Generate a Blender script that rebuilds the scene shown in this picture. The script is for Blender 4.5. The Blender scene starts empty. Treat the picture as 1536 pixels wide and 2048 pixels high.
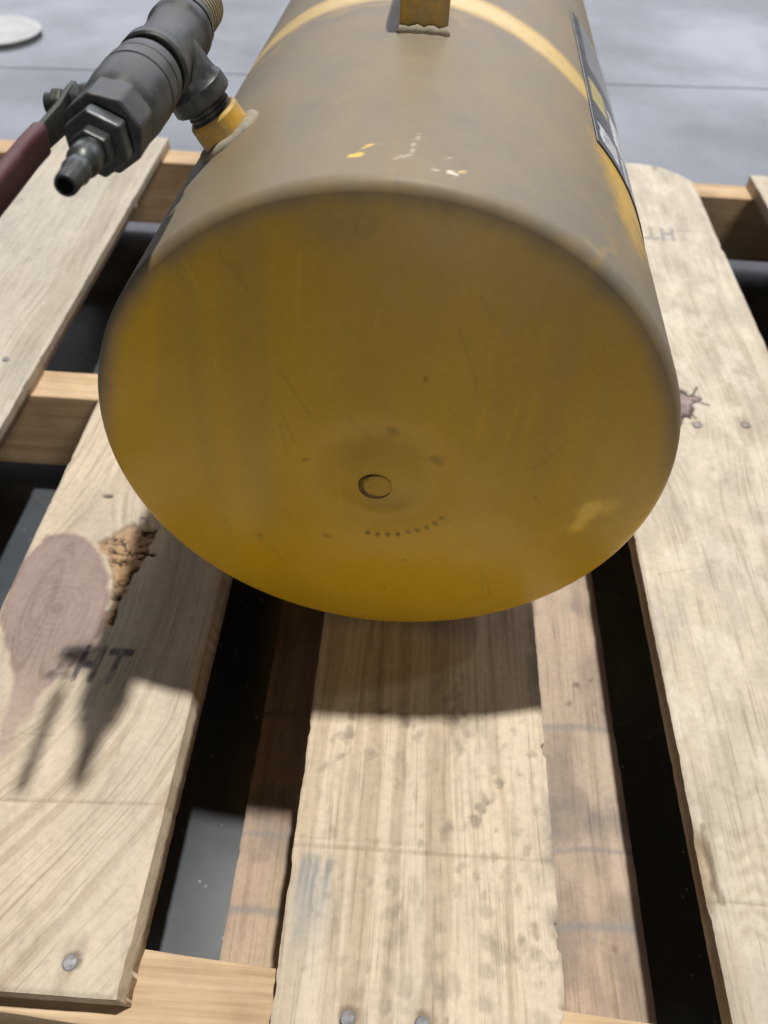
import bpy, bmesh, math, random
import numpy as np
from mathutils import Vector, Matrix

# ------------------------------------------------------------------ camera, world, lamps, exposure
scene = bpy.context.scene
COL = scene.collection
cam_d = bpy.data.cameras.new('camera')
cam = bpy.data.objects.new('camera', cam_d)
COL.objects.link(cam)
scene.camera = cam
cam_d.sensor_fit = 'HORIZONTAL'
cam_d.sensor_width = 36.0
cam_d.lens = 37.33
cam_d.clip_start = 0.02
cam_d.clip_end = 200
_r = Vector((0.99757777, 0.05922637, 0.03648043))
_u = Vector((-0.06831057, 0.73517433, 0.67442744))
_f = Vector((-0.01312441, 0.67528582, -0.73743936))
cam.matrix_world = Matrix(((_r.x, _u.x, -_f.x, 0.0), (_r.y, _u.y, -_f.y, -1.0802), (_r.z, _u.z, -_f.z, 0.584), (0, 0, 0, 1)))
cam_d.dof.use_dof = True
cam_d.dof.focus_distance = 0.42
cam_d.dof.aperture_fstop = 11.5

world = bpy.data.worlds.new('World')
scene.world = world
world.use_nodes = True
wb = world.node_tree.nodes['Background']
wb.inputs[0].default_value = (0.80, 0.88, 1.0, 1)
wb.inputs[1].default_value = 0.022

def lamp(name, loc, target, size, power, col, size_y=None):
    d = bpy.data.lights.new(name, 'AREA')
    d.shape = 'RECTANGLE' if size_y else 'DISK'
    d.size = size
    if size_y: d.size_y = size_y
    d.energy = power
    d.color = col
    o = bpy.data.objects.new(name, d)
    COL.objects.link(o)
    o.location = loc
    o.rotation_euler = (Vector(target) - Vector(loc)).to_track_quat('-Z', 'Y').to_euler()
    return o
T0 = (-0.05, -0.75, 0.12)
# high bay lamps of the hall: nearly overhead, to the right, and further back
lamp('bay_and_fill_lamp', (0.78, 0.57, 6.1), T0, 0.19, 485, (1.0, 0.955, 0.88))
lamp('bay_and_fill_lamp', (5.6, 0.9, 6.4), T0, 0.30, 38, (1.0, 0.95, 0.88))
lamp('bay_and_fill_lamp', (0.3, 5.2, 6.4), T0, 0.35, 40, (1.0, 0.95, 0.90))
lamp('bay_and_fill_lamp', (1.2, -10.5, 2.3), T0, 0.8, 178, (1.0, 0.94, 0.85))  # low fill added in front to lift the tank's end face
# long rows of cool strip lamps far down the hall, mirrored in the polished floor
lamp('strip_lamps', (0.0, 17.0, 6.5), (0, 0, 0), 26, 1450, (0.87, 0.89, 1.0), 6.0)

vs = scene.view_settings
vs.view_transform = 'Standard'
vs.look = 'None'
vs.exposure = 0.0
vs.gamma = 1.0
vs.use_curve_mapping = False

# ------------------------------------------------------------------ numeric noise
_rs = np.random.RandomState(7)
_TAB = _rs.rand(1 << 16)
def _hash(ix, iy, seed):
    return _TAB[(ix * 374761 + iy * 668265 + seed * 9176 + (ix * iy) * 131) & 0xFFFF]
def noise(x, y, seed=0):
    ix = np.floor(x).astype(np.int64); iy = np.floor(y).astype(np.int64)
    fx = x - ix; fy = y - iy
    fx = fx * fx * (3 - 2 * fx); fy = fy * fy * (3 - 2 * fy)
    a = _hash(ix, iy, seed); b = _hash(ix + 1, iy, seed); c = _hash(ix, iy + 1, seed); d = _hash(ix + 1, iy + 1, seed)
    return (a * (1 - fx) + b * fx) * (1 - fy) + (c * (1 - fx) + d * fx) * fy
def fbm(x, y, seed=0, octv=4):
    s = 0; a = 0.5; t = 0
    for k in range(octv):
        s = s + a * noise(x * 2 ** k, y * 2 ** k, seed + 17 * k); t += a; a *= 0.55
    return s / t
def sstep(e0, e1, x):
    t = np.clip((x - e0) / (e1 - e0), 0, 1)
    return t * t * (3 - 2 * t)
def in_poly(px, py, poly):
    r = np.zeros(px.shape, bool)
    n = len(poly)
    for i in range(n):
        x0, y0 = poly[i]; x1, y1 = poly[(i + 1) % n]
        c = ((y0 > py) != (y1 > py)) & (px < (x1 - x0) * (py - y0) / (y1 - y0 + 1e-12) + x0)
        r ^= c
    return r
def seg_dist(px, py, a, b):
    ax, ay = a; bx, by = b
    t = np.clip(((px - ax) * (bx - ax) + (py - ay) * (by - ay)) / ((bx - ax) ** 2 + (by - ay) ** 2 + 1e-12), 0, 1)
    return np.hypot(px - ax - t * (bx - ax), py - ay - t * (by - ay))
def poly_dist(px, py, poly):
    """signed: negative inside"""
    d = np.full(px.shape, 1e9)
    for i in range(len(poly)):
        d = np.minimum(d, seg_dist(px, py, poly[i], poly[(i + 1) % len(poly)]))
    return np.where(in_poly(px, py, poly), -d, d)
def mixc(c, target, m):
    m = np.clip(m, 0, 1)[..., None]
    return c * (1 - m) + np.array(target) * m

# ------------------------------------------------------------------ object helpers
def wloc(p):
    v = Vector((0, 0, 0))
    while p is not None:
        v += p.location; p = p.parent
    return v
def link(name, me, mat, parent=None):
    o = bpy.data.objects.new(name, me)
    COL.objects.link(o)
    if mat is not None: me.materials.append(mat)
    if parent is not None:
        o.parent = parent
        o.location = -wloc(parent)
    return o
def empty(name, loc, label, cat):
    o = bpy.data.objects.new(name, None)
    COL.objects.link(o); o.location = loc
    o['label'] = label; o['category'] = cat
    return o
def mesh_np(name, v, quads, attrs=None, colors=None, smooth=True, tris=None):
    me = bpy.data.meshes.new(name)
    v = np.asarray(v, np.float32); q = np.asarray(quads, np.int32).reshape(-1, 4)
    t = np.asarray(tris if tris is not None else [], np.int32).reshape(-1, 3)
    me.vertices.add(len(v)); me.vertices.foreach_set('co', v.ravel())
    nl = q.size + t.size
    me.loops.add(nl); me.loops.foreach_set('vertex_index', np.concatenate([q.ravel(), t.ravel()]))
    me.polygons.add(len(q) + len(t))
    me.polygons.foreach_set('loop_start', np.concatenate([np.arange(len(q)) * 4, q.size + np.arange(len(t)) * 3]).astype(np.int32))
    me.polygons.foreach_set('use_smooth', np.full(len(q) + len(t), smooth))
    me.update(calc_edges=True)
    if colors is not None:
        a = me.color_attributes.new('col', 'FLOAT_COLOR', 'POINT')
        c = np.ones((len(v), 4), np.float32); c[:, :3] = np.clip(colors, 0, 1); a.data.foreach_set('color', c.ravel())
    for k, arr in (attrs or {}).items():
        a = me.attributes.new(k, 'FLOAT', 'POINT'); a.data.foreach_set('value', np.asarray(arr, np.float32).ravel())
    me.validate()
    return me

# ------------------------------------------------------------------ materials
def new_mat(name):
    m = bpy.data.materials.new(name); m.use_nodes = True
    nt = m.node_tree; b = nt.nodes['Principled BSDF']
    return m, nt, b
def N(nt, t, **kw):
    n = nt.nodes.new(t)
    for k, v in kw.items(): setattr(n, k, v)
    return n
def math_(nt, op, a, b=None, clamp=False):
    n = N(nt, 'ShaderNodeMath', operation=op); n.use_clamp = clamp
    for i, s in enumerate((a, b)):
        if s is None: continue
        if isinstance(s, (int, float)): n.inputs[i].default_value = s
        else: nt.links.new(s, n.inputs[i])
    return n.outputs[0]
def mix(nt, f, a, b, mode='MIX'):
    n = N(nt, 'ShaderNodeMix', data_type='RGBA', blend_type=mode)
    for i, s in ((0, f), (6, a), (7, b)):
        if isinstance(s, (int, float)): n.inputs[i].default_value = s
        elif isinstance(s, tuple): n.inputs[i].default_value = (*s, 1)
        else: nt.links.new(s, n.inputs[i])
    return n.outputs[2]
def noise_n(nt, vec, scale, detail=4, rough=0.55):
    n = N(nt, 'ShaderNodeTexNoise'); n.inputs['Scale'].default_value = scale
    n.inputs['Detail'].default_value = detail; n.inputs['Roughness'].default_value = rough
    if vec is not None: nt.links.new(vec, n.inputs['Vector'])
    return n.outputs['Fac']
def ramp(nt, f, stops):
    n = N(nt, 'ShaderNodeValToRGB'); e = n.color_ramp.elements
    while len(e) < len(stops): e.new(0.5)
    for el, (p, c) in zip(e, stops): el.position = p; el.color = (*c, 1) if isinstance(c, tuple) else (c, c, c, 1)
    nt.links.new(f, n.inputs[0]); return n.outputs[0]
def bump(nt, b, h, strength, dist):
    n = N(nt, 'ShaderNodeBump'); n.inputs['Strength'].default_value = strength; n.inputs['Distance'].default_value = dist
    nt.links.new(h, n.inputs['Height']); nt.links.new(n.outputs[0], b.inputs['Normal'])

def wood_attr_mat(name):
    """colour per vertex times fine grain that follows the bent grain coordinate 'gx'"""
    m, nt, b = new_mat(name)
    ca = N(nt, 'ShaderNodeAttribute', attribute_name='col').outputs['Color']
    gx = N(nt, 'ShaderNodeAttribute', attribute_name='gx').outputs['Fac']
    tc = N(nt, 'ShaderNodeTexCoord').outputs['Object']
    sp = N(nt, 'ShaderNodeSeparateXYZ'); nt.links.new(tc, sp.inputs[0])
    cb = N(nt, 'ShaderNodeCombineXYZ')
    nt.links.new(math_(nt, 'MULTIPLY', gx, 420.0), cb.inputs[0]); nt.links.new(math_(nt, 'MULTIPLY', sp.outputs[1], 14.0), cb.inputs[1]); nt.links.new(math_(nt, 'MULTIPLY', sp.outputs[2], 200.0), cb.inputs[2])
    fine = noise_n(nt, cb.outputs[0], 1.0, 5, 0.65)
    spk = noise_n(nt, tc, 260.0, 3, 0.6)
    g = ramp(nt, fine, [(0.30, (0.72, 0.69, 0.64)), (0.48, (1, 1, 1)), (0.75, (1.07, 1.06, 1.05))])
    c = mix(nt, 1.0, ca, g, 'MULTIPLY')
    c = mix(nt, 1.0, c, ramp(nt, spk, [(0.3, 0.90), (0.6, 1.03)]), 'MULTIPLY')
    nt.links.new(c, b.inputs['Base Color'])
    b.inputs['Roughness'].default_value = 0.72
    b.inputs['Specular IOR Level'].default_value = 0.25
    bump(nt, b, math_(nt, 'ADD', fine, math_(nt, 'MULTIPLY', spk, 0.6)), 0.5, 0.0006)
    return m
def timber_mat(name, axis, c1, c2, c3):
    """plain sawn timber, grain along the given axis"""
    m, nt, b = new_mat(name)
    tc = N(nt, 'ShaderNodeTexCoord').outputs['Object']
    mp = N(nt, 'ShaderNodeMapping'); nt.links.new(tc, mp.inputs[0])
    sc = [70.0, 70.0, 70.0]; sc[axis] = 3.0
    mp.inputs['Scale'].default_value = sc
    a = noise_n(nt, mp.outputs[0], 1.0, 6, 0.6)
    mp2 = N(nt, 'ShaderNodeMapping'); nt.links.new(tc, mp2.inputs[0])
    sc = [420.0] * 3; sc[axis] = 14.0
    mp2.inputs['Scale'].default_value = sc
    f = noise_n(nt, mp2.outputs[0], 1.0, 4, 0.6)
    st = noise_n(nt, tc, 14.0, 5, 0.6)
    c = ramp(nt, a, [(0.25, c1), (0.5, c2), (0.75, c3)])
    c = mix(nt, 1.0, c, ramp(nt, f, [(0.3, 0.8), (0.6, 1.04)]), 'MULTIPLY')
    c = mix(nt, 1.0, c, ramp(nt, st, [(0.3, (0.74, 0.72, 0.72)), (0.6, (1.05, 1.05, 1.05))]), 'MULTIPLY')
    nt.links.new(c, b.inputs['Base Color'])
    b.inputs['Roughness'].default_value = 0.75
    b.inputs['Specular IOR Level'].default_value = 0.25
    bump(nt, b, f, 0.4, 0.0006)
    return m
def metal_mat(name, col, rough, metallic=0.0, dirt=(0.18, 0.17, 0.15), dirt_amt=0.4, spec=0.5, scale=90.0):
    m, nt, b = new_mat(name)
    tc = N(nt, 'ShaderNodeTexCoord').outputs['Object']
    n1 = noise_n(nt, tc, scale, 5, 0.6); n2 = noise_n(nt, tc, scale * 6, 3, 0.6)
    f = math_(nt, 'MULTIPLY', ramp(nt, n1, [(0.42, 0.0), (0.72, 1.0)]), dirt_amt)
    c = mix(nt, f, col, dirt)
    c = mix(nt, 1.0, c, ramp(nt, n2, [(0.3, 0.85), (0.65, 1.08)]), 'MULTIPLY')
    nt.links.new(c, b.inputs['Base Color'])
    b.inputs['Metallic'].default_value = metallic
    b.inputs['Specular IOR Level'].default_value = spec
    nt.links.new(ramp(nt, n1, [(0.3, rough), (0.75, min(1, rough + 0.25))]), b.inputs['Roughness'])
    bump(nt, b, n2, 0.25, 0.0004)
    return m

M = {}
M['deck'] = wood_attr_mat('pallet board wood')
M['stringer'] = timber_mat('stringer wood', 0, (0.42, 0.28, 0.155), (0.58, 0.42, 0.26), (0.68, 0.53, 0.36))
M['lower'] = timber_mat('lower board wood', 1, (0.30, 0.21, 0.155), (0.44, 0.325, 0.25), (0.52, 0.42, 0.33))
M['iron'] = metal_mat('dark malleable iron', (0.024, 0.027, 0.030), 0.36, 0.0, (0.088, 0.09, 0.088), 0.8)
M['steel'] = metal_mat('dull plated steel', (0.085, 0.096, 0.096), 0.27, 0.6, (0.03, 0.03, 0.028), 0.8)
M['blacksteel'] = metal_mat('blackened lever steel', (0.045, 0.048, 0.045), 0.5, 0.0, (0.08, 0.08, 0.075), 0.5)
M['brass'] = metal_mat('tarnished brass thread', (0.30, 0.26, 0.17), 0.4, 0.5, (0.16, 0.15, 0.12), 0.5)
M['bore'] = metal_mat('dark bore', (0.012, 0.012, 0.012), 0.8)
M['vinyl'] = metal_mat('dark red vinyl sleeve', (0.080, 0.023, 0.030), 0.40, 0.0, (0.13, 0.075, 0.078), 0.45, 0.5, 60)
M['yellow'] = metal_mat('yellow enamel', (0.50, 0.30, 0.045), 0.45, 0.0, (0.27, 0.23, 0.155), 0.9, 0.5, 60)
M['weld'] = metal_mat('pale dusty weld bead', (0.33, 0.30, 0.24), 0.7, 0.0, (0.20, 0.17, 0.12), 0.7, 0.3, 160)
M['nail'] = metal_mat('galvanised nail head', (0.32, 0.33, 0.36), 0.45, 0.5, (0.17, 0.15, 0.14), 0.9, 0.5, 340)
M['lid'] = metal_mat('white lid', (0.56, 0.58, 0.62), 0.45, 0.0, (0.44, 0.44, 0.45), 0.5, 0.5, 20)

# concrete floor
m, nt, b = new_mat('polished concrete')
tc = N(nt, 'ShaderNodeTexCoord').outputs['Object']
n1 = noise_n(nt, tc, 3.6, 5, 0.5); n2 = noise_n(nt, tc, 26.0, 5, 0.65); n3 = noise_n(nt, tc, 330.0, 2, 0.5)
c = ramp(nt, n1, [(0.32, (0.032, 0.040, 0.047)), (0.66, (0.084, 0.097, 0.114))])
c = mix(nt, 1.0, c, ramp(nt, n2, [(0.3, 0.80), (0.65, 1.08)]), 'MULTIPLY')
vo = N(nt, 'ShaderNodeTexVoronoi'); vo.inputs['Scale'].default_value = 170.0; nt.links.new(tc, vo.inputs['Vector'])
spk = ramp(nt, vo.outputs['Distance'], [(0.10, 1.0), (0.22, 0.0)])
sel = ramp(nt, noise_n(nt, tc, 75.0, 1), [(0.59, 0.0), (0.66, 1.0)])
c = mix(nt, math_(nt, 'MULTIPLY', math_(nt, 'MULTIPLY', spk, sel), 0.6), c, (0.34, 0.36, 0.37))
nt.links.new(c, b.inputs['Base Color'])
nt.links.new(ramp(nt, n1, [(0.34, 0.17), (0.66, 0.36)]), b.inputs['Roughness'])
b.inputs['Specular IOR Level'].default_value = 0.65
bump(nt, b, math_(nt, 'ADD', n2, math_(nt, 'MULTIPLY', n3, 0.3)), 0.02, 0.0008)
M['concrete'] = m

# dusty yellow tank paint, dust per vertex
m, nt, b = new_mat('dusty yellow tank paint')
ca = N(nt, 'ShaderNodeAttribute', attribute_name='col').outputs['Color']
du = N(nt, 'ShaderNodeAttribute', attribute_name='dust').outputs['Fac']
tc = N(nt, 'ShaderNodeTexCoord').outputs['Object']
g1 = noise_n(nt, tc, 320.0, 3, 0.6); g2 = noise_n(nt, tc, 40.0, 5, 0.6)
c = mix(nt, 1.0, ca, ramp(nt, g1, [(0.3, 0.96), (0.7, 1.03)]), 'MULTIPLY')
c = mix(nt, 1.0, c, ramp(nt, g2, [(0.3, 0.965), (0.7, 1.03)]), 'MULTIPLY')
nt.links.new(c, b.inputs['Base Color'])
nt.links.new(math_(nt, 'ADD', math_(nt, 'MULTIPLY', du, 0.30), 0.30, True), b.inputs['Roughness'])
b.inputs['Specular IOR Level'].default_value = 0.42
bump(nt, b, g1, 0.05, 0.0003)
M['tank'] = m
# decal
m, nt, b = new_mat('glossy printed decal')
ca = N(nt, 'ShaderNodeAttribute', attribute_name='col').outputs['Color']
tc = N(nt, 'ShaderNodeTexCoord').outputs['Object']
g2 = noise_n(nt, tc, 60.0, 5, 0.6)
c = mix(nt, math_(nt, 'MULTIPLY', ramp(nt, g2, [(0.4, 0.0), (0.75, 1.0)]), 0.45), ca, (0.20, 0.195, 0.19))
nt.links.new(c, b.inputs['Base Color'])
nt.links.new(ramp(nt, g2, [(0.3, 0.20), (0.7, 0.38)]), b.inputs['Roughness'])
M['decal'] = m

# ------------------------------------------------------------------ floor with a saw-cut joint
def build_floor():
    L = 30.0
    a = Vector((-L, 0.6608 - 0.090 * (L + 0.4047), 0)); bb = Vector((L, 0.6608 + 0.090 * (L - 0.4047), 0))
    w = 0.0022
    rows = [((-L, -L), (L, -L), 0), ((a.x, a.y - w), (bb.x, bb.y - w), 0), ((a.x, a.y - w * 0.8), (bb.x, bb.y - w * 0.8), -0.004),
            ((a.x, a.y + w * 0.8), (bb.x, bb.y + w * 0.8), -0.004), ((a.x, a.y + w), (bb.x, bb.y + w), 0), ((-L, L), (L, L), 0)]
    v = []; f = []
    for p, q, z in rows: v += [(*p, z), (*q, z)]
    for i in range(len(rows) - 1): f.append((2 * i, 2 * i + 1, 2 * i + 3, 2 * i + 2))
    me = bpy.data.meshes.new('floor'); me.from_pydata(v, [], f)
    o = link('floor', me, M['concrete']); o['kind'] = 'structure'
    o['label'] = 'blue grey polished concrete floor with a saw-cut joint'
build_floor()

# ------------------------------------------------------------------ the pallet
pallet = empty('wooden_pallet', (-0.02, -0.5, 0.0), 'pale softwood pallet with gapped deck boards under the yellow tank', 'pallet')
Z0, Z1, ZT = 0.016, 0.105, 0.121

def board_mesh(x0, x1, y0, y1, res, paint, seed, end_fn=None, edge_amp=0.00022, z1=ZT, z0=Z1 + 0.0004, slope=0.0):
    nx = max(6, int((x1 - x0) / res)); ny = max(6, int((y1 - y0) / res))
    u = np.linspace(0, 1, nx); w = np.linspace(0, 1, ny)
    U, W = np.meshgrid(u, w)
    # ragged long edges
    yy = y0 + (y1 - y0) * W
    eL = edge_amp * sstep(0.62, 0.80, fbm(yy * 45, yy * 0 + 3.1, seed + 1)) * 4 + (noise(yy * 300, yy * 0, seed + 21) - 0.5) * 0.0003 + (fbm(yy * 7, yy * 0, seed + 2) - 0.5) * 0.0007
    eR = -edge_amp * sstep(0.62, 0.80, fbm(yy * 45, yy * 0 + 9.1, seed + 3)) * 4 + (noise(yy * 300, yy * 0 + 4, seed + 22) - 0.5) * 0.0003 + (fbm(yy * 7, yy * 0 + 5, seed + 4) - 0.5) * 0.0007
    X = x0 + eL + (x1 + eR - x0 - eL) * U
    Y = yy
    if end_fn: X, Y = end_fn(X, Y, U, W)
    Z = np.full_like(X, z1) + (fbm(X * 60, Y * 9, seed + 5) - 0.5) * 0.0007 + (fbm(X * 9, Y * 3, seed + 6) - 0.5) * 0.0012
    # eased arris
    dE = np.minimum(np.minimum(U, 1 - U) * (x1 - x0), np.minimum(W, 1 - W) * (y1 - y0))
    Z -= 0.0012 * (1 - sstep(0, 0.0022, dE)) * (0.6 + 0.8 * noise(X * 90, Y * 60, seed + 8))
    C, GX, dz = paint(X, Y, U)
    Z += dz
    v = np.stack([X, Y, Z], -1).reshape(-1, 3); c = C.reshape(-1, 3); gx = GX.reshape(-1)
    idx = np.arange(nx * ny).reshape(ny, nx)
    q = np.stack([idx[:-1, :-1], idx[:-1, 1:], idx[1:, 1:], idx[1:, :-1]], -1).reshape(-1, 4)
    # skirt, its own vertices so that the arris stays crisp
    loop = np.concatenate([idx[0, :], idx[1:, -1], idx[-1, -2::-1], idx[-2:0:-1, 0]])
    n = len(loop); base = len(v)
    top = v[loop]; midv = top.copy(); bot = top.copy(); bot[:, 2] = z0
    onr = np.zeros(n, bool); onr[nx - 1:nx + ny - 1] = True
    bot[onr, 0] += slope
    midv[:, 2] = (top[:, 2] + z0) / 2
    midv[onr, 0] += slope * 0.5
    jit = (noise(top[:, 0] * 200 + top[:, 1] * 200, top[:, 1] * 30, seed + 9) - 0.5) * 0.0008
    midv[:, 0] += jit
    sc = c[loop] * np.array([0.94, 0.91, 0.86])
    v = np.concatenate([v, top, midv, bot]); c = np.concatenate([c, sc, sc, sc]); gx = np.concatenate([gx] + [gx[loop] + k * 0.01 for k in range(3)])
    i = np.arange(n); j = (i + 1) % n
    s1 = np.stack([base + j, base + i, base + n + i, base + n + j], -1)
    s2 = np.stack([base + n + j, base + n + i, base + 2 * n + i, base + 2 * n + j], -1)
    q = np.concatenate([q, s1, s2])
    cv = np.array([[(x0 + x1) / 2, (y0 + y1) / 2, z0]]); ci = len(v)
    v = np.concatenate([v, cv]); c = np.concatenate([c, c[:1]]); gx = np.concatenate([gx, gx[:1]])
    t = np.stack([base + 2 * n + j, base + 2 * n + i, np.full(n, ci)], -1)
    return mesh_np('deck_board', v, q, {'gx': gx}, c, True, t)

PALE = np.array([0.600, 0.512, 0.395])
GREY = np.array([0.51, 0.475, 0.42])
def base_wood(X, Y, gx, seed, ring=115.0, contrast=0.20, grey=0.3, tint=PALE):
    """growth rings along the bent coordinate, plus weathering"""
    wob = gx + (fbm(gx * 10, Y * 2.2, seed) - 0.5) * 0.035
    r = fbm(wob * ring, Y * 0.9, seed + 1, 3)
    late = sstep(0.50, 0.68, r)
    c = np.ones(X.shape + (3,)) * tint
    c = c * (1 - contrast * late[..., None] * np.array([0.80, 0.92, 1.06]))
    g = sstep(0.40, 0.75, fbm(X * 14, Y * 5, seed + 2)) * grey + 0.12 * grey
    c = mixc(c, GREY, g)
    blot = fbm(X * 45, Y * 18, seed + 3)
    c *= (0.86 + 0.26 * blot)[..., None]
    dark = sstep(0.66, 0.78, fbm(X * 120, Y * 40, seed + 4)) * 0.25
    c = mixc(c, (0.27, 0.235, 0.19), dark)
    return c

def saw_line(c, X, Y, a, b, w, amt, seed):
    d = seg_dist(X, Y, a, b)
    m = (1 - sstep(w * 0.4, w, d)) * amt * (0.4 + 0.9 * noise(X * 160, Y * 20, seed))
    return mixc(c, (0.27, 0.22, 0.16), m), -0.0006 * (1 - sstep(w * 0.3, w, d))

def nail_stain(c, X, Y, spots):
    for k_, (x_, y_) in enumerate(spots):
        d = np.hypot(X - x_ - 0.0006, Y - y_ - 0.0010) + (fbm(X * 260, Y * 260, 400 + k_) - 0.5) * 0.004
        c = mixc(c, (0.10, 0.075, 0.055), (1 - sstep(0.0034, 0.0060, d)) * 0.8)
        c = mixc(c, (0.36, 0.29, 0.21), (1 - sstep(0.002, 0.014, np.hypot((X - x_) * 1.6, (Y - y_) * 0.7))) * 0.35)
    return c
def stamp_mask(X, Y, ox, oy, s, flip=1, seed=0):
    """worn ink stamp: a broken first character, then H and T; s = letter height"""
    lx = (X - ox) * flip / s; ly = (Y - oy) * flip / s
    lx = lx / 0.70 - 0.16 * ly
    d = np.full(X.shape, 9.0)
    strokes = [((0.0, 0.02), (0.0, 1.0), 0.11), ((0.66, 0.02), (0.66, 1.0), 0.11), ((0.0, 0.47), (0.66, 0.47), 0.10),
               ((1.02, 0.94), (1.80, 0.94), 0.11), ((1.41, 0.0), (1.41, 0.9), 0.11)]
    for a, bb, t in strokes: d = np.minimum(d, seg_dist(lx, ly, a, bb) - t)
    strong = 1 - sstep(-0.03, 0.06, d)
    d2 = np.full(X.shape, 9.0)
    for a, bb, t in [((-0.85, 0.9), (0.45, 0.98), 0.07), ((-0.85, 0.88), (-0.72, 0.35), 0.12), ((-0.65, 0.75), (-0.35, 0.45), 0.13), ((-0.95, 0.08), (-0.75, 0.02), 0.12), ((-0.62, 0.05), (-0.3, 0.12), 0.11)]:
        d2 = np.minimum(d2, seg_dist(lx, ly, a, bb) - t)
    weak = (1 - sstep(-0.05, 0.10, d2)) * 0.55 * (0.35 + 0.65 * sstep(0.35, 0.6, fbm(X * 260, Y * 120, seed + 3)))
    wear = 0.55 + 0.45 * sstep(0.28, 0.55, fbm(X * 170 + 7.3, Y * 110, seed, 5))
    return np.maximum(strong * 0.95, weak) * wear

# left board: big mauve knot, torn bark pocket, HT stamp
KNOT = [(-0.2597, -0.7022), (-0.2391, -0.6985), (-0.2149, -0.7150), (-0.2008, -0.7400), (-0.1945, -0.7650), (-0.1930, -0.7860), (-0.1990, -0.8060), (-0.2110, -0.8230), (-0.2200, -0.8420), (-0.2245, -0.8796), (-0.2320, -0.8780), (-0.2372, -0.8419), (-0.2420, -0.8220), (-0.2570, -0.7980), (-0.2680, -0.7757), (-0.2726, -0.7338)]
BARK = [(-0.2221, -0.7072), (-0.2010, -0.6849), (-0.1792, -0.6890), (-0.1823, -0.7200), (-0.1863, -0.7349), (-0.1889, -0.7575), (-0.1875, -0.7787), (-0.1926, -0.7832), (-0.1945, -0.7600), (-0.1990, -0.7400), (-0.2110, -0.7185)]
def paint_B(X, Y, U):
    kx, ky = -0.230, -0.768
    dx = X - kx; dy = Y - ky
    rr = np.hypot(dx, dy * 0.72)
    push = 0.044 * np.exp(-(rr / 0.075) ** 2)
    gx = X - np.sign(dx) * push * (1 - np.exp(-np.abs(dx) / 0.02))
    # grain runs out slantwise below the knot
    t_ = np.maximum(0, -0.845 - Y)
    gx = gx + 0.50 * t_ ** 1.25 / 0.15 ** 0.25 + 0.012 * (fbm(X * 9, Y * 9, 36) - 0.5) * sstep(0, 0.05, t_)
    c = base_wood(X, Y, gx, 31, 190, 0.24, 0.35, PALE * 0.97)
    dz = -(fbm(gx * 170, Y * 2, 35, 3) - 0.5) * 0.0006
    dk = poly_dist(X, Y, KNOT) + (fbm(X * 130, Y * 130, 37) - 0.5) * 0.006
    mk = 1 - sstep(-0.003, 0.002, dk)
    rk = np.hypot(dx, dy * 0.85) + (fbm(X * 60, Y * 60, 38) - 0.5) * 0.004
    rings = 0.5 + 0.5 * np.sin(rk * 2 * math.pi / 0.0048 + 4 * fbm(X * 30, Y * 30, 39))
    kc = np.ones(X.shape + (3,)) * np.array([0.318, 0.250, 0.226])
    kc *= (0.90 + 0.10 * rings * sstep(0.040, 0.012, rk) - 0.16 * sstep(0.008, 0.0, rk) + 0.34 * (fbm(X * 50, Y * 50, 40, 5) - 0.5))[..., None]
    kc = mixc(kc, (0.30, 0.20, 0.18), (1 - sstep(0.0, 0.004, np.abs(dk + 0.002))) * 0.6)
    kc = mixc(kc, (0.49, 0.39, 0.32), sstep(-0.79, -0.86, Y) * 0.6)
    c = c * (1 - mk[..., None]) + kc * mk[..., None]
    db = poly_dist(X, Y, BARK) + (fbm(X * 160, Y * 160, 41) - 0.5) * 0.007
    mb = 1 - sstep(-0.002, 0.001, db)
    bn = fbm(X * 150, Y * 220, 42)
    bc = np.ones(X.shape + (3,)) * np.array([0.38, 0.25, 0.14]) * (0.7 + 0.6 * fbm(X * 240, Y * 240, 43))[..., None]
    crack = 1 - sstep(0.015, 0.055, np.abs(fbm(X * 70 + Y * 25, Y * 150, 44) - 0.5))
    bc = mixc(bc, (0.035, 0.022, 0.015), crack * 0.95)
    c = c * (1 - mb[..., None]) + bc * mb[..., None]
    dz = dz - mb * (0.0015 + 0.004 * (1 - bn)) - mb * crack * 0.003
    for sx, sy, sr in ((-0.2265, -0.6595, 0.006), (-0.1937, -0.6793, 0.005), (-0.2139, -0.6843, 0.003), (-0.1790, -0.7150, 0.006)):
        d = np.hypot((X - sx), (Y - sy) * 2.2) + (fbm(X * 240, Y * 240, 45) - 0.5) * 0.008
        k = 1 - sstep(sr * 0.3, sr, d)
        c = mixc(c, (0.06, 0.04, 0.03), k * 0.9); dz -= 0.0015 * k
    c = mixc(c, (0.44, 0.40, 0.36), sstep(0.05, 0.0, np.hypot(X + 0.215, Y + 0.675)) * 0.5 * fbm(X * 80, Y * 80, 46))
    c, dd = saw_line(c, X, Y, (-0.27, -0.9060), (-0.118, -0.899), 0.0013, 0.45, 47); dz += dd
    c, dd = saw_line(c, X, Y, (-0.27, -0.862), (-0.20, -0.862), 0.0010, 0.2, 48); dz += dd
    c = nail_stain(c, X, Y, [(-0.1500, -0.984)])
    ink = stamp_mask(X, Y, -0.2015, -0.8215, 0.0235, 1, 49)
    c = mixc(c, (0.050, 0.050, 0.072), ink * 0.88)
    return c, gx, dz

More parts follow.
